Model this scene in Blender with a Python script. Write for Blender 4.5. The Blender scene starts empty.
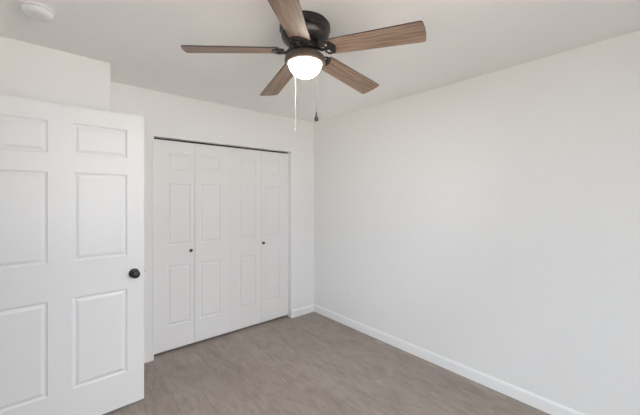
import bpy, bmesh, math
from mathutils import Vector, Matrix

S = bpy.context.scene
C = S.collection
R = math.radians
PI = math.pi

# ---------------------------------------------------------------- camera
H = 2.42                                             # ceiling height
cam = bpy.data.cameras.new('camera')
cam.sensor_width = 36
cam.lens = 311 / 640 * 36
cam.shift_y = -10 / 640
cam.clip_start = 0.02
co = bpy.data.objects.new('camera', cam)
C.objects.link(co)
co.location = (0, 0, 1.46)
co.rotation_euler = (PI / 2, 0, -R(40.74))
S.camera = co

# ---------------------------------------------------------------- light and exposure
S.view_settings.view_transform = 'Standard'
S.view_settings.look = 'None'
S.view_settings.gamma = 1
S.view_settings.use_curve_mapping = False
S.view_settings.exposure = 0.0
S.cycles.diffuse_bounces = 8
S.cycles.max_bounces = 12

world = bpy.data.worlds.new('sky')
S.world = world
world.use_nodes = True
wn = world.node_tree.nodes
wl = world.node_tree.links
sky = wn.new('ShaderNodeTexSky')
sky.sky_type = 'HOSEK_WILKIE'
sky.turbidity = 4
sky.sun_direction = (0.3, 0.75, 0.6)
wn['Background'].inputs['Strength'].default_value = 2.4
tint = wn.new('ShaderNodeMix'); tint.data_type = 'RGBA'; tint.blend_type = 'MULTIPLY'; tint.inputs[0].default_value = 1
tint.inputs[7].default_value = (1.16, 0.93, 0.98, 1)
wl.new(sky.outputs[0], tint.inputs[6])
wl.new(tint.outputs[2], wn['Background'].inputs['Color'])

def area(name, loc, rot, sx, sy, power, color):
    l = bpy.data.lights.new(name, 'AREA')
    l.shape = 'RECTANGLE'; l.size = sx; l.size_y = sy
    l.energy = power; l.color = color
    o = bpy.data.objects.new(name, l)
    C.objects.link(o); o.location = loc; o.rotation_euler = rot
    return o
WIN = (-0.15, 1.65, 0.75, 2.05)                       # added window opening x0 x1 z0 z1 in the rear wall
# added area light outside the window stands in for daylight, shining in and downward
area('daylight_fill', (0.75, -0.85, 2.25), (R(55), 0, 0), 2.2, 1.3, 206, (0.89, 0.94, 1.0))
WIN2 = (-0.20, 1.40, 0.70, 2.05)                     # second added window y0 y1 z0 z1 in the left wall beside the camera
area('side_daylight_fill', (-1.05, 0.60, 2.3), (0, -R(48), 0), 1.3, 1.6, 208, (0.83, 0.915, 1.0))  # added area light, brightens the right wall from the left
# added sun behind the house; lights the ground so it bounces up to the ceiling
sun = bpy.data.lights.new('sun', 'SUN'); sun.energy = 36.0; sun.angle = R(0.6); sun.color = (1.0, 0.97, 0.94)
so = bpy.data.objects.new('sun', sun); C.objects.link(so)
so.rotation_euler = Vector((-0.30, -0.34, -1.0)).to_track_quat('-Z', 'Y').to_euler()
BOWL_GLOW = 27.0

# ---------------------------------------------------------------- materials
def mat(name, color, rough=0.5, metal=0.0, bump=None, spec=0.5):
    m = bpy.data.materials.new(name); m.use_nodes = True
    nt = m.node_tree; b = nt.nodes['Principled BSDF']
    b.inputs['Base Color'].default_value = (*color, 1)
    b.inputs['Roughness'].default_value = rough
    b.inputs['Metallic'].default_value = metal
    b.inputs['Specular IOR Level'].default_value = spec
    if bump:
        scale, strength, dist = bump
        tc = nt.nodes.new('ShaderNodeTexCoord')
        n = nt.nodes.new('ShaderNodeTexNoise')
        n.inputs['Scale'].default_value = scale; n.inputs['Detail'].default_value = 4
        bp = nt.nodes.new('ShaderNodeBump')
        bp.inputs['Strength'].default_value = strength; bp.inputs['Distance'].default_value = dist
        nt.links.new(tc.outputs['Object'], n.inputs['Vector'])
        nt.links.new(n.outputs['Fac'], bp.inputs['Height'])
        nt.links.new(bp.outputs['Normal'], b.inputs['Normal'])
    return m

M_WALL = mat('wall_paint', (0.80, 0.79, 0.775), 0.75, bump=(140, 0.12, 0.002), spec=0.3)
M_CEIL = mat('ceiling_paint', (0.90, 0.89, 0.875), 0.9, bump=(90, 0.15, 0.003), spec=0.2)
M_TRIM = mat('white_trim_paint', (0.84, 0.835, 0.825), 0.4)
M_DOOR = mat('white_door_paint', (0.80, 0.795, 0.79), 0.42)
M_CLOSET = mat('closet_door_paint', (0.80, 0.79, 0.775), 0.5)
M_BRONZE = mat('dark_bronze', (0.050, 0.046, 0.046), 0.30, 0.7)
M_LIT_BRONZE = mat('lit_bronze', (0.10, 0.075, 0.062), 0.45, 0.5)  # same bronze, browned to put the bowl's lamplight into the colour
M_TRACK = mat('track_metal', (0.04, 0.034, 0.03), 0.5, 0.7)  # dark metal, blackened further for the shadow line under the header
M_STEEL = mat('steel', (0.55, 0.54, 0.52), 0.35, 0.9)
M_EDGE = mat('blade_edge', (0.035, 0.025, 0.022), 0.5)
M_PLASTIC = mat('white_plastic', (0.80, 0.795, 0.785), 0.4)
M_COVER = mat('outlet_plastic', (0.80, 0.79, 0.775), 0.6, spec=0.3)
M_DARK = mat('dark_slot', (0.12, 0.12, 0.12), 0.7)
M_GROUND = mat('bounce_ground', (0.50, 0.47, 0.43), 0.9, bump=(8, 0.3, 0.01))  # pale tone chosen to reflect light up through the windows
M_CORD = mat('white_cord', (0.45, 0.43, 0.40), 0.6, spec=0.2)
M_CHAIN = mat('dull_chain', (0.10, 0.092, 0.085), 0.7, spec=0.3)

def glass_mat():
    m = bpy.data.materials.new('window_glass'); m.use_nodes = True
    nt = m.node_tree; nt.nodes.remove(nt.nodes['Principled BSDF'])
    tr = nt.nodes.new('ShaderNodeBsdfTransparent'); gl = nt.nodes.new('ShaderNodeBsdfGlossy')
    gl.inputs['Roughness'].default_value = 0.02
    fr = nt.nodes.new('ShaderNodeFresnel'); mx = nt.nodes.new('ShaderNodeMixShader')
    nt.links.new(fr.outputs[0], mx.inputs[0]); nt.links.new(tr.outputs[0], mx.inputs[1]); nt.links.new(gl.outputs[0], mx.inputs[2])
    nt.links.new(mx.outputs[0], nt.nodes['Material Output'].inputs[0])
    return m
M_GLASS = glass_mat()

def bowl_mat():
    m = bpy.data.materials.new('glowing_opal_glass'); m.use_nodes = True
    b = m.node_tree.nodes['Principled BSDF']
    b.inputs['Base Color'].default_value = (0.9, 0.88, 0.83, 1)
    b.inputs['Roughness'].default_value = 0.25
    b.inputs['Emission Color'].default_value = (1.0, 0.945, 0.82, 1)
    b.inputs['Emission Strength'].default_value = BOWL_GLOW
    return m
M_BOWL = bowl_mat()

def ramp(nt, stops):
    r = nt.nodes.new('ShaderNodeValToRGB')
    e = r.color_ramp.elements
    e[0].position, e[0].color = stops[0][0], (*stops[0][1], 1)
    e[1].position, e[1].color = stops[-1][0], (*stops[-1][1], 1)
    for p, c in stops[1:-1]:
        k = e.new(p); k.color = (*c, 1)
    return r

def mixc(nt, kind, fac, a, b):
    n = nt.nodes.new('ShaderNodeMix'); n.data_type = 'RGBA'; n.blend_type = kind
    if isinstance(fac, float): n.inputs[0].default_value = fac
    else: nt.links.new(fac, n.inputs[0])
    nt.links.new(a, n.inputs[6]); nt.links.new(b, n.inputs[7])
    return n.outputs[2]

def floor_mat():
    m = bpy.data.materials.new('grey_oak_planks'); m.use_nodes = True
    nt = m.node_tree; L = nt.links; b = nt.nodes['Principled BSDF']
    tc = nt.nodes.new('ShaderNodeTexCoord')
    mp = nt.nodes.new('ShaderNodeMapping'); mp.inputs['Rotation'].default_value = (0, 0, PI / 2)
    mp.inputs['Location'].default_value = (0.37, 0.05, 0)
    L.new(tc.outputs['Object'], mp.inputs['Vector'])
    br = nt.nodes.new('ShaderNodeTexBrick')
    br.offset = 0.37; br.squash = 1
    br.inputs['Scale'].default_value = 1
    br.inputs['Brick Width'].default_value = 1.22; br.inputs['Row Height'].default_value = 0.18
    br.inputs['Mortar Size'].default_value = 0.0012; br.inputs['Mortar Smooth'].default_value = 0.4
    br.inputs['Color1'].default_value = (0.297, 0.246, 0.216, 1)
    br.inputs['Color2'].default_value = (0.338, 0.287, 0.255, 1)
    br.inputs['Mortar'].default_value = (0.20, 0.16, 0.135, 1)
    L.new(mp.outputs[0], br.inputs['Vector'])
    # long grain along the plank
    mg = nt.nodes.new('ShaderNodeMapping'); mg.inputs['Scale'].default_value = (44, 8, 1)
    L.new(tc.outputs['Object'], mg.inputs['Vector'])
    g = nt.nodes.new('ShaderNodeTexNoise'); g.inputs['Scale'].default_value = 1; g.inputs['Detail'].default_value = 6
    g.inputs['Roughness'].default_value = 0.65; g.inputs['Distortion'].default_value = 0.6
    L.new(mg.outputs[0], g.inputs['Vector'])
    rg = ramp(nt, [(0.28, (0.80, 0.79, 0.78)), (0.5, (1, 1, 1)), (0.72, (1.14, 1.14, 1.14))])
    L.new(g.outputs['Fac'], rg.inputs[0])
    # weathered blotches
    mb = nt.nodes.new('ShaderNodeMapping'); mb.inputs['Scale'].default_value = (9, 4, 1)
    L.new(tc.outputs['Object'], mb.inputs['Vector'])
    n2 = nt.nodes.new('ShaderNodeTexNoise'); n2.inputs['Scale'].default_value = 1; n2.inputs['Detail'].default_value = 5
    n2.inputs['Distortion'].default_value = 1.0
    L.new(mb.outputs[0], n2.inputs['Vector'])
    r2 = ramp(nt, [(0.3, (0.87, 0.86, 0.85)), (0.5, (1, 1, 1)), (0.7, (1.08, 1.08, 1.09))])
    L.new(n2.outputs['Fac'], r2.inputs[0])
    c = mixc(nt, 'MULTIPLY', 1.0, br.outputs['Color'], rg.outputs[0])
    c = mixc(nt, 'MULTIPLY', 1.0, c, r2.outputs[0])
    L.new(c, b.inputs['Base Color'])
    b.inputs['Roughness'].default_value = 0.5
    b.inputs['Specular IOR Level'].default_value = 0.35
    bp = nt.nodes.new('ShaderNodeBump'); bp.inputs['Strength'].default_value = 0.12; bp.inputs['Distance'].default_value = 0.003
    L.new(g.outputs['Fac'], bp.inputs['Height']); L.new(bp.outputs[0], b.inputs['Normal'])
    return m
M_FLOOR = floor_mat()

def blade_mat():
    m = bpy.data.materials.new('weathered_walnut'); m.use_nodes = True
    nt = m.node_tree; L = nt.links; b = nt.nodes['Principled BSDF']
    tc = nt.nodes.new('ShaderNodeTexCoord'); oi = nt.nodes.new('ShaderNodeObjectInfo')
    ad = nt.nodes.new('ShaderNodeVectorMath'); ad.operation = 'ADD'
    L.new(tc.outputs['Object'], ad.inputs[0]); L.new(oi.outputs['Random'], ad.inputs[1])
    mp = nt.nodes.new('ShaderNodeMapping'); mp.inputs['Scale'].default_value = (5, 75, 20)
    L.new(ad.outputs[0], mp.inputs['Vector'])
    n = nt.nodes.new('ShaderNodeTexNoise'); n.inputs['Scale'].default_value = 1; n.inputs['Detail'].default_value = 5
    n.inputs['Distortion'].default_value = 0.8
    L.new(mp.outputs[0], n.inputs['Vector'])
    r = ramp(nt, [(0.28, (0.115, 0.068, 0.046)), (0.5, (0.245, 0.163, 0.115)), (0.72, (0.365, 0.262, 0.195))])
    L.new(n.outputs['Fac'], r.inputs[0]); L.new(r.outputs[0], b.inputs['Base Color'])
    b.inputs['Roughness'].default_value = 0.5
    return m
M_BLADE = blade_mat()

# ---------------------------------------------------------------- mesh helpers
def box(bm, x0, x1, y0, y1, z0, z1, mi=0):
    v = [bm.verts.new(p) for p in ((x0,y0,z0),(x1,y0,z0),(x1,y1,z0),(x0,y1,z0),(x0,y0,z1),(x1,y0,z1),(x1,y1,z1),(x0,y1,z1))]
    for q in ((0,3,2,1),(4,5,6,7),(0,1,5,4),(1,2,6,5),(2,3,7,6),(3,0,4,7)):
        f = bm.faces.new([v[i] for i in q]); f.material_index = mi

def lathe(bm, prof, segs=48, mtx=Matrix(), mi=0):
    rings = []
    for r, z in prof:
        if r < 1e-5: rings.append([bm.verts.new(mtx @ Vector((0, 0, z)))])
        else: rings.append([bm.verts.new(mtx @ Vector((r*math.cos(2*PI*k/segs), r*math.sin(2*PI*k/segs), z))) for k in range(segs)])
    for a, b in zip(rings, rings[1:]):
        for k in range(segs):
            k2 = (k + 1) % segs
            if len(a) == 1 and len(b) == 1: continue
            if len(a) == 1: q = (a[0], b[k2], b[k])
            elif len(b) == 1: q = (a[k], a[k2], b[0])
            else: q = (a[k], a[k2], b[k2], b[k])
            f = bm.faces.new(q); f.material_index = mi

def tube(bm, pts, rad, segs=10, caps=True):
    pts = [Vector(p) for p in pts]
    rads = rad if isinstance(rad, (list, tuple)) else [rad] * len(pts)
    rings = []
    for i, p in enumerate(pts):
        t = (pts[min(i+1, len(pts)-1)] - pts[max(i-1, 0)]).normalized()
        up = Vector((0, 1, 0)) if abs(t.y) < 0.9 else Vector((1, 0, 0))
        a = t.cross(up).normalized(); b = t.cross(a).normalized()
        rings.append([bm.verts.new(p + rads[i]*(math.cos(2*PI*k/segs)*a + math.sin(2*PI*k/segs)*b)) for k in range(segs)])
    for a, b in zip(rings, rings[1:]):
        for k in range(segs):
            bm.faces.new((a[k], a[(k+1) % segs], b[(k+1) % segs], b[k]))
    if caps:
        bm.faces.new(rings[0]); bm.faces.new(rings[-1][::-1])

def prism(bm, outline, z0, z1, mi_side=0, mi_top=0, mi_bot=0):
    lo = [bm.verts.new((x, y, z0)) for x, y in outline]
    hi = [bm.verts.new((x, y, z1)) for x, y in outline]
    n = len(outline)
    f = bm.faces.new(lo[::-1]); f.material_index = mi_bot
    f = bm.faces.new(hi); f.material_index = mi_top
    for k in range(n):
        f = bm.faces.new((lo[k], lo[(k+1) % n], hi[(k+1) % n], hi[k])); f.material_index = mi_side

def obj(name, bm, mats, parent=None, loc=(0,0,0), rot=(0,0,0), smooth=None, bevel=0):
    bmesh.ops.recalc_face_normals(bm, faces=bm.faces)
    me = bpy.data.meshes.new(name); bm.to_mesh(me); bm.free()
    for m in (mats if isinstance(mats, (list, tuple)) else [mats]): me.materials.append(m)
    if smooth:
        me.shade_smooth(); me.set_sharp_from_angle(angle=R(smooth))
    o = bpy.data.objects.new(name, me); C.objects.link(o)
    o.location = loc; o.rotation_euler = rot
    if parent: o.parent = parent
    if bevel:
        b = o.modifiers.new('bevel', 'BEVEL'); b.width = bevel; b.segments = 3; b.limit_method = 'ANGLE'
    return o

def tag(o, label, cat=None, group=None, kind=None):
    o['label'] = label
    if cat: o['category'] = cat
    if group: o['group'] = group
    if kind: o['kind'] = kind
    return o

def thing(name, loc, label, cat, rz=0, group=None, kind=None):
    o = bpy.data.objects.new(name, None); C.objects.link(o)
    o.location = loc; o.rotation_euler = (0, 0, rz); o.empty_display_size = 0.1
    return tag(o, label, cat, group, kind)

def boxes(*bs):
    bm = bmesh.new()
    for b in bs: box(bm, *b)
    return bm

def structure(name, bm, m, label, cat, **k):
    return tag(obj(name, bm, m, **k), label, cat, kind='structure')

# ---------------------------------------------------------------- room shell
XL, XR, YB, YF, YN, XN = -0.45, 2.554, 3.083, -0.30, 2.659, 0.317
T = 0.11
YC = 3.80                                            # back of the closet
CX0, CX1, CZ = 0.685, 2.200, 2.018                   # closet opening
DY0, DY1, DZ = 1.56, 2.520, 2.065                    # doorway in the left wall
XH = -1.55                                           # far side of the hallway

structure('floor', boxes((XL - T, XR + T, YF - T, YC + T, -0.08, 0), (XH - T, XL - T, 1.42, 3.3, -0.08, 0)), M_FLOOR,
          'grey-brown wood-look plank floor', 'floor')
structure('ground', boxes((-14, 16, -16, YF - T - 0.02, -0.5, -0.25), (-14, XH - T - 0.02, YF - T - 0.02, 14, -0.5, -0.25), (XH - T - 0.02, XL - T - 0.02, YF - T - 0.02, 1.40, -0.5, -0.25)), M_GROUND,  # unseen ground, added as a reflector for the ceiling
          'pale ground added outside the windows to bounce light in', 'ground')
structure('ceiling', boxes((XL - T, XR + T, YF - T, YC + T, H, H + 0.1), (XH - T, XL - T, 1.42, 3.3, H, H + 0.1)), M_CEIL,
          'plain off-white ceiling above the fan', 'ceiling')
structure('wall_right', boxes((XR, XR + T, YF - T, YC + T, 0, H)), M_WALL,
          'long bare white wall on the right', 'wall')
structure('wall_back', boxes((XN - 0.1, CX0, YB, YB + T, 0, H), (CX1, XR, YB, YB + T, 0, H), (CX0, CX1, YB, YB + T, CZ, H)),
          M_WALL, 'white wall around the closet opening', 'wall')
bm = bmesh.new()
prism(bm, [(XL, YN - 0.045), (XN, YN), (XN, YB), (XL, YB)], 0, H)
structure('wall_jog', bm, M_WALL,
          'white boxed-out wall behind the open door', 'wall', bevel=0.006)
vy0, vy1, vz0, vz1 = WIN2
structure('wall_left', boxes((XL - T, XL, YF - T, vy0, 0, H), (XL - T, XL, vy1, DY0, 0, H),
                             (XL - T, XL, vy0, vy1, 0, vz0), (XL - T, XL, vy0, vy1, vz1, H), (XL - T, XL, DY1, YB + T, 0, H), (XL - T, XL, DY0, DY1, DZ, H)),
          M_WALL, 'white wall with the doorway, left of the open door', 'wall')
wx0, wx1, wz0, wz1 = WIN
structure('wall_rear', boxes((XL, wx0, YF - T, YF, 0, H), (wx1, XR, YF - T, YF, 0, H),
                             (wx0, wx1, YF - T, YF, 0, wz0), (wx0, wx1, YF - T, YF, wz1, H)),
          M_WALL, 'white wall with the added window behind the camera', 'wall')
structure('wall_closet', boxes((0.35, XR, YC, YC + T, 0, H), (0.35, 0.45, YB + T, YC, 0, H)), M_WALL,
          'white inside walls of the closet', 'wall')
structure('wall_hall', boxes((XH - T, XH, 1.42, 3.3, 0, H), (XH, XL - T, 1.42, 1.53, 0, H), (XH, XL - T, 3.19, 3.3, 0, H)), M_WALL,
          'white hallway walls outside the doorway', 'wall')

def base_profile(bm, p0, p1, n, h=0.088, t=0.013):
    """baseboard running p0 -> p1 along the floor, n pointing into the room"""
    p0, p1, n = Vector((*p0, 0)), Vector((*p1, 0)), Vector((*n, 0))
    prof = [(0, 0), (t, 0), (t, h - 0.016), (t * 0.75, h - 0.006), (t * 0.4, h), (0, h)]
    a = [bm.verts.new(p0 + n * d + Vector((0, 0, z))) for d, z in prof]
    b = [bm.verts.new(p1 + n * d + Vector((0, 0, z))) for d, z in prof]
    for k in range(len(prof)):
        k2 = (k + 1) % len(prof)
        bm.faces.new((a[k], a[k2], b[k2], b[k]))
    bm.faces.new(a[::-1]); bm.faces.new(b)

def baseboard(name, runs, label):
    bm = bmesh.new()
    for r in runs: base_profile(bm, *r)
    structure(name, bm, M_TRIM, label, 'baseboard')
baseboard('baseboard_right', [((XR, YF), (XR, YB), (-1, 0))], 'white baseboard along the long right wall')
baseboard('baseboard_back', [((CX1 + 0.004, YB), (XR - 0.013, YB), (0, -1))],
          'short white baseboard beside the closet opening')
baseboard('baseboard_jog', [((XL, YN - 0.045), (XN, YN), (0.0586, -0.9983)), ((XN, YN - 0.013), (XN, YB - 0.002), (1, 0))],
          'white baseboard behind the open door')
baseboard('baseboard_rear', [((XL, YF), (XR - 0.013, YF), (0, 1)), ((XL, YF + 0.013), (XL, DY0 - 0.07), (1, 0))],
          'white baseboard behind the camera')

# door casing of the doorway (left wall), lining of the closet opening
structure('trim_1', boxes((XL, XL + 0.014, DY0 - 0.065, DY0, 0, DZ + 0.065), (XL, XL + 0.014, DY1, DY1 + 0.062, 0, DZ + 0.065),
                          (XL, XL + 0.014, DY0, DY1, DZ, DZ + 0.065),
                          (XL - T, XL, DY0 - 0.0005, DY0 + 0.015, 0, DZ), (XL - T, XL, DY1 - 0.015, DY1 + 0.0005, 0, DZ)), M_TRIM,
          'white casing around the doorway', 'trim')
structure('trim_2', boxes((CX0 - 0.001, CX0 + 0.006, YB - 0.004, YB + T, 0, CZ), (CX1 - 0.006, CX1 + 0.001, YB - 0.004, YB + T, 0, CZ),
                          (CX0, CX1, YB - 0.004, YB + T, CZ - 0.006, CZ + 0.001)), M_TRIM,
          'thin white lining of the closet opening', 'trim', bevel=0.002)

# two unseen windows beside and behind the camera, added for their daylight
def frame_bm(x0, x1, z0, z1, t, y0, y1):
    return boxes((x0, x0 + t, y0, y1, z0, z1), (x1 - t, x1, y0, y1, z0, z1), (x0 + t, x1 - t, y0, y1, z0, z0 + t), (x0 + t, x1 - t, y0, y1, z1 - t, z1))
def window(name, loc, rz, ww, wh, label):
    w = thing(name, loc, label, 'window', rz, kind='structure')
    obj('window_frame', frame_bm(-ww/2, ww/2, 0, wh, 0.04, -0.03, 0.03), M_TRIM, w)
    for x0, x1, y in ((-ww/2 + 0.04, 0.02, -0.014), (-0.02, ww/2 - 0.04, 0.014)):
        s = obj('sash', frame_bm(x0, x1, 0.04, wh - 0.04, 0.03, y - 0.012, y + 0.012), M_TRIM, w)
        obj('pane', boxes((x0 + 0.03, x1 - 0.03, y - 0.002, y + 0.002, 0.07, wh - 0.07)), M_GLASS, s)
    obj('window_sill', boxes((-ww/2 - 0.03, ww/2 + 0.03, T/2, T/2 + 0.03, -0.025, 0)), M_TRIM, w, bevel=0.003)
window('added_window_1', ((wx0 + wx1) / 2, YF - T / 2, wz0), 0, wx1 - wx0, wz1 - wz0, 'white framed sliding window added behind the camera for daylight')
window('added_window_2', (XL - T / 2, (vy0 + vy1) / 2, vz0), -PI / 2, vy1 - vy0, vz1 - vz0, 'white framed sliding window added beside the camera for daylight')

# ---------------------------------------------------------------- moulded panel doors
def panel_slab(w, h, t, cols, rows, both=True, groove=0.010, step=0.007):
    """slab x 0..w, y 0..t (front at y=0), z 0..h with moulded panels at cols x rows"""
    xs = sorted({0, w, *[x for c in cols for x in c]}); zs = sorted({0, h, *[z for r in rows for z in r]})
    bm = bmesh.new(); sides = []
    for y in (0, t):
        g = [[bm.verts.new((x, y, z)) for z in zs] for x in xs]; sides.append(g)
        pf = []
        for i in range(len(xs) - 1):
            for j in range(len(zs) - 1):
                q = (g[i][j], g[i+1][j], g[i+1][j+1], g[i][j+1])
                f = bm.faces.new(q if y == 0 else q[::-1])
                if (xs[i], xs[i+1]) in cols and (zs[j], zs[j+1]) in rows and (y == 0 or both): pf.append(f)
        for f in pf: f.normal_update()
        for th, d in ((0.003, -0.0022), (groove, -step + 0.0022), (0.010, 0), (0.022, step * 0.85)):
            bmesh.ops.inset_individual(bm, faces=pf, thickness=th, depth=d)
    a, b = sides
    nx, nz = len(xs), len(zs)
    loop = [(i, 0) for i in range(nx)] + [(nx-1, j) for j in range(1, nz)] + [(i, nz-1) for i in range(nx-2, -1, -1)] + [(0, j) for j in range(nz-2, 0, -1)]
    for (i, j), (k, l) in zip(loop, loop[1:] + loop[:1]):
        bm.faces.new((a[i][j], b[i][j], b[k][l], a[k][l]))
    return bm

# the open room door
DW = 0.925
ang = R(1.5)
dloc = (0.502 - DW * math.cos(ang), 2.526 - DW * math.sin(ang), 0.012)
d1 = thing('door_1', dloc, 'white six-panel room door standing open with dark knob', 'door', ang, kind='structure')
obj('door_slab', panel_slab(DW, 2.03, 0.035, [(0.105, 0.403), (0.522, 0.820)], [(0.233, 0.813), (1.043, 1.607), (1.722, 1.920)]),
    M_DOOR, d1)
def knob_bm(sgn):
    bm = bmesh.new()
    mt = Matrix.Rotation(PI / 2 * sgn, 4, 'X')
    lathe(bm, [(0, 0), (0.033, 0), (0.033, 0.004), (0.029, 0.009), (0.014, 0.011), (0.011, 0.016), (0.011, 0.030), (0.017, 0.034),
               (0.025, 0.040), (0.0285, 0.048), (0.0275, 0.056), (0.022, 0.062), (0.011, 0.066), (0, 0.067)], 32, mt)
    return bm
kx = DW - 0.063
tag(obj('door_knob', knob_bm(1), M_BRONZE, d1, (kx, 0, 0.914), smooth=40), 'round dark bronze knob')
obj('door_knob', knob_bm(-1), M_BRONZE, d1, (kx, 0.035, 0.914), smooth=40)
lt = obj('latch', boxes((DW, DW + 0.0015, 0.006, 0.029, 0.885, 0.943), (DW + 0.001, DW + 0.010, 0.011, 0.023, 0.907, 0.921)), M_STEEL, d1)
for z in (0.2, 1.0, 1.8):
    bm = bmesh.new(); lathe(bm, [(0, z), (0.007, z), (0.007, z + 0.09), (0, z + 0.09)], 12, Matrix.Translation((-0.006, 0.038, 0)))
    obj('hinge', bm, M_STEEL, d1, smooth=40)

# bifold closet doors, two leaves each
LW, LH, LT, LY, LZ = 0.3735, 1.974, 0.030, 3.150, 0.022
ROWS = [(0.222, 0.790), (0.985, 1.571), (1.708, 1.866)]
def leaf(parent, x, c0, c1):
    return obj('door_leaf', panel_slab(LW, LH, LT, [(c0, c1)], ROWS, both=True, groove=0.008, step=0.005), M_CLOSET, parent, (x, 0, 0))
def small_knob(parent, x, z):
    bm = bmesh.new()
    lathe(bm, [(0, 0), (0.010, 0), (0.008, 0.006), (0.007, 0.012), (0.013, 0.018), (0.0165, 0.025), (0.014, 0.031), (0.007, 0.034), (0, 0.0345)], 24,
          Matrix.Rotation(PI / 2, 4, 'X'))
    tag(obj('door_knob', bm, M_BRONZE, parent, (x, 0, z), smooth=40), 'small dark knob')
def hinges(parent, x):
    for z in (0.25, 0.98, 1.72):
        obj('hinge', boxes((x - 0.003, x + 0.003, LT, LT + 0.006, z, z + 0.06)), M_STEEL, parent)
def pivot(parent, x):
    bm = bmesh.new()
    for z0, z1 in ((-LZ + 0.006, 0.0), (LH, LH + 0.012)):
        lathe(bm, [(0, z0), (0.004, z0), (0.004, z1), (0, z1)], 10, Matrix.Translation((x, LT / 2, 0)))
    obj('pivot_pin', bm, M_STEEL, parent)

X0 = 0.697
d2 = thing('door_2', (X0, LY, LZ), 'left-hand white bifold closet door, two folding leaves nearer the open room door', 'closet door', kind='structure')
l1 = leaf(d2, 0, 0.125, 0.333); small_knob(l1, 0.333, 0.92)
l2 = leaf(d2, LW + 0.003, 0.050, 0.260); hinges(d2, LW + 0.0015); pivot(d2, 0.04)
d3 = thing('door_3', (X0 + 2 * LW + 0.0038, LY, LZ), 'right-hand white bifold closet door, two folding leaves nearer the room corner', 'closet door', kind='structure')
l3 = leaf(d3, 0, 0.098, 0.302)
l4 = leaf(d3, LW + 0.003, 0.030, 0.246); small_knob(l4, 0.016, 0.915); hinges(d3, LW + 0.0015); pivot(d3, 2 * LW - 0.04)

t = thing('closet_track', ((CX0 + CX1) / 2, LY + 0.015, CZ - 0.006), 'dark metal sliding track above the white closet doors', 'track')
hw = (CX1 - CX0) / 2 - 0.007
obj('rail', boxes((-hw, hw, -0.017, 0.017, -0.003, 0.0), (-hw, hw, -0.017, -0.014, -0.012, -0.003), (-hw, hw, 0.014, 0.017, -0.012, -0.003)), M_TRACK, t)
obj('center_stop', boxes((-0.012, 0.012, -0.020, 0.012, -0.015, -0.003)), M_TRACK, t)
for nm, x, lab in (('floor_bracket', CX0 + 0.028, 'small steel pivot bracket on floor at the left end of the closet doors'),
                   ('floor_bracket', CX1 - 0.028, 'small steel pivot bracket on floor at the right end of the closet doors')):
    s = 1 if x < 1 else -1
    tag(obj(nm, boxes((-0.021 * s, 0.030 * s, 0.0, 0.028, 0, 0.003), (-0.021 * s, -0.018 * s, 0.0, 0.028, 0.003, 0.022)) , M_STEEL, loc=(x, LY + 0.001, 0)), lab, 'bracket')

# ---------------------------------------------------------------- ceiling fan
FX, FY = 1.062, 1.360
fan = thing('ceiling_fan', (FX, FY, H), 'black flush-mount ceiling fan with five wood blades and a lit bowl light', 'ceiling fan')
bm = bmesh.new()
lathe(bm, [(0, 0), (0.128, 0), (0.131, -0.004), (0.131, -0.012), (0.140, -0.016), (0.140, -0.040), (0.134, -0.046), (0.130, -0.050), (0.130, -0.058),
           (0.133, -0.062), (0.131, -0.076), (0.122, -0.092), (0.106, -0.106), (0.092, -0.112), (0, -0.112)], 64)
obj('motor_housing', bm, M_BRONZE, fan, smooth=35)
# vented rotor under the housing that carries the blade irons
bm = bmesh.new()
lathe(bm, [(0, -0.108), (0.070, -0.108), (0.074, -0.116), (0.074, -0.138), (0.068, -0.146), (0.050, -0.150), (0.046, -0.168), (0, -0.168)], 48)
for k in range(10):
    a = 2 * PI * k / 10
    lathe(bm, [(0, -0.110), (0.007, -0.110), (0.007, -0.140), (0, -0.140)], 10, Matrix.Translation((0.078 * math.cos(a), 0.078 * math.sin(a), 0)))
obj('rotor', bm, M_BRONZE, fan, smooth=35)
bm = bmesh.new()
lathe(bm, [(0.046, -0.158), (0.058, -0.164), (0.080, -0.170), (0.098, -0.177), (0.108, -0.186), (0.1125, -0.200), (0.1135, -0.214), (0.111, -0.222), (0.104, -0.225),
           (0.095, -0.224), (0.092, -0.214), (0.046, -0.176)], 64)
ft = obj('light_fitter', bm, M_LIT_BRONZE, fan, smooth=35)
bm = bmesh.new()
prof = [(0.0905 * math.cos(a), -0.218 - 0.079 * math.sin(a)) for a in [R(x) for x in range(0, 90, 6)]] + [(0, -0.297)]
lathe(bm, prof, 64)
tag(obj('glass_bowl', bm, M_BOWL, fan, smooth=60), 'glowing white glass bowl')

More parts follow.
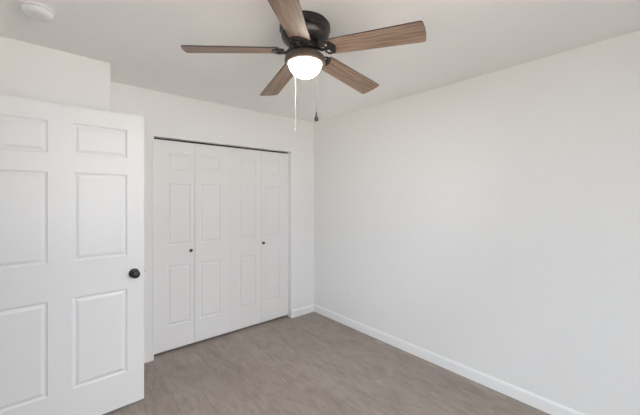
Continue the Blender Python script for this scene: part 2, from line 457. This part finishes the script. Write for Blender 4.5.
# blade: local x outward from the fan axis, bottom face down
def blade_outline():
    r0, r1, w0, w1 = 0.146, 0.640, 0.058, 0.070
    pts = [(r0, -w0 + 0.016), (r0 + 0.006, -w0 + 0.006), (r0 + 0.018, -w0)]
    for k in range(1, 8): pts.append((r0 + 0.018 + (r1 - 0.045 - r0) * k / 8, -w0 - (w1 - w0) * k / 8))
    c = 0.014
    for k in range(0, 7):
        a = R(-90 + k * 13); pts.append((r1 - c - 0.004 + c * math.cos(a), -w1 + c + c * math.sin(a)))
    pts.append((r1, -0.02))
    return pts + [(x, -y) for x, y in pts[::-1]]
def blade_mesh():
    bm = bmesh.new(); prism(bm, blade_outline(), -0.003, 0.003, 1, 0, 0)
    return bm
def iron_mesh():
    bm = bmesh.new()
    arm = [(0.060, 0, 0.012), (0.078, 0, 0.010), (0.092, 0, -0.004), (0.106, 0, -0.012), (0.126, 0, -0.010), (0.150, 0, -0.006)]
    tube(bm, arm, [0.012, 0.011, 0.009, 0.0085, 0.009, 0.009], 10)
    for s in (-1, 1):                                # scrolls flanking the arm
        ring = [(0.139 + 0.019 * math.cos(a), s * (0.026 + 0.019 * math.sin(a)), -0.006) for a in [2 * PI * k / 16 for k in range(17)]]
        tube(bm, ring, 0.0055, 8, caps=False)
    prism(bm, [(0.150, -0.048), (0.160, -0.050), (0.168, -0.044), (0.174, -0.030), (0.182, -0.016), (0.186, 0), (0.182, 0.016), (0.174, 0.030),
               (0.168, 0.044), (0.160, 0.050), (0.150, 0.048), (0.145, 0.03), (0.145, -0.03)], -0.008, -0.003)
    for x, y in ((0.174, 0), (0.160, 0.034), (0.160, -0.034)):
        lathe(bm, [(0, -0.0105), (0.004, -0.0098), (0.005, -0.008), (0, -0.008)], 10, Matrix.Translation((x, y, 0)))
    return bm
ZB, PITCH = -0.146, R(-12)
DROOPS = [R(5.4), R(5.6), R(3.9), R(4.0), R(3.9)]            # the two blades by the far wall sag a little more
b0 = i0 = None
for k in range(5):
    rot = (PITCH, DROOPS[k], R(5.0 + 72 * k + (0.9 if k == 3 else 0)))
    if k == 0:
        b0 = obj('blade', blade_mesh(), [M_BLADE, M_EDGE], fan, (0, 0, ZB), rot)
        i0 = obj('blade_iron', iron_mesh(), M_BRONZE, fan, (0, 0, ZB), rot, smooth=40)
    else:
        for src in (b0, i0):
            c = src.copy(); C.objects.link(c); c.parent = fan; c.rotation_euler = rot

# pull chains: camera-side frame is not used, positions are on the far rim of the fitter
def pull_chain(name, dx, dy, z_end, m_line, m_pull, dark, label):
    bm = bmesh.new()
    tube(bm, [(dx, dy, -0.212), (dx, dy, z_end)], 0.0010 if dark else 0.0018, 8)
    n = int((-0.212 - z_end) / 0.012)
    for k in range(n):
        z = -0.215 - 0.012 * k
        lathe(bm, [(0, z + 0.0026), (0.0022, z), (0, z - 0.0026)], 8, Matrix.Translation((dx, dy, 0)))
    ch = tag(obj(name, bm, m_line, fan, smooth=60), label)
    bm = bmesh.new()
    if dark: pr = [(0, 0.006), (0.004, 0.004), (0.0045, -0.010), (0.009, -0.022), (0.0125, -0.034), (0.012, -0.043), (0.007, -0.049), (0, -0.050)]
    else: pr = [(0, 0.004), (0.004, 0.002), (0.0052, -0.006), (0.0052, -0.022), (0.003, -0.027), (0, -0.028)]
    lathe(bm, pr, 20, Matrix.Translation((dx, dy, z_end)))
    obj('pull', bm, m_pull, ch, smooth=50)
cr, cf = Vector((0.758, -0.653)), Vector((0.653, 0.758))
p = cr * -0.062 + cf * 0.100
pull_chain('pull_chain', p.x, p.y, 1.880 - H, M_CORD, M_STEEL, False, 'longer white pull cord with small metal end')
p = cr * 0.062 + cf * 0.100
pull_chain('pull_chain', p.x, p.y, 1.955 - H, M_CHAIN, M_BRONZE, True, 'shorter pull chain with dark teardrop pull')

# ---------------------------------------------------------------- smoke detector, outlet
sd = thing('smoke_detector', (-0.055, 2.13, H), 'round white smoke detector on the ceiling above the open door', 'smoke detector')
bm = bmesh.new(); lathe(bm, [(0, 0), (0.067, 0), (0.068, -0.004), (0.066, -0.011), (0.062, -0.013), (0, -0.013)], 48)
obj('mounting_plate', bm, M_PLASTIC, sd, smooth=35)
bm = bmesh.new(); lathe(bm, [(0, -0.013), (0.056, -0.013), (0.056, -0.016), (0.060, -0.018), (0.060, -0.026), (0.055, -0.034), (0.046, -0.039), (0.030, -0.041), (0, -0.042)], 48)
obj('cover', bm, M_PLASTIC, sd, smooth=35)
bm = bmesh.new(); lathe(bm, [(0, -0.041), (0.009, -0.0415), (0.009, -0.0435), (0, -0.044)], 20, Matrix.Translation((0.02, -0.012, 0)))
obj('test_button', bm, M_PLASTIC, sd, smooth=35)

ol = thing('wall_outlet', (XR, 2.445, 0.37), 'small white outlet plate low on the right wall', 'outlet')
obj('cover_plate', boxes((-0.005, 0, -0.035, 0.035, -0.057, 0.057)), M_COVER, ol, bevel=0.002)
for z in (-0.02, 0.02):
    s = obj('socket', boxes((-0.0065, -0.0045, -0.016, 0.016, z - 0.014, z + 0.014)), M_COVER, ol, bevel=0.001)
    obj('slot', boxes((-0.0068, -0.0060, -0.008, -0.006, z - 0.004, z + 0.006), (-0.0068, -0.0060, 0.006, 0.008, z - 0.004, z + 0.006)), M_DARK, s)
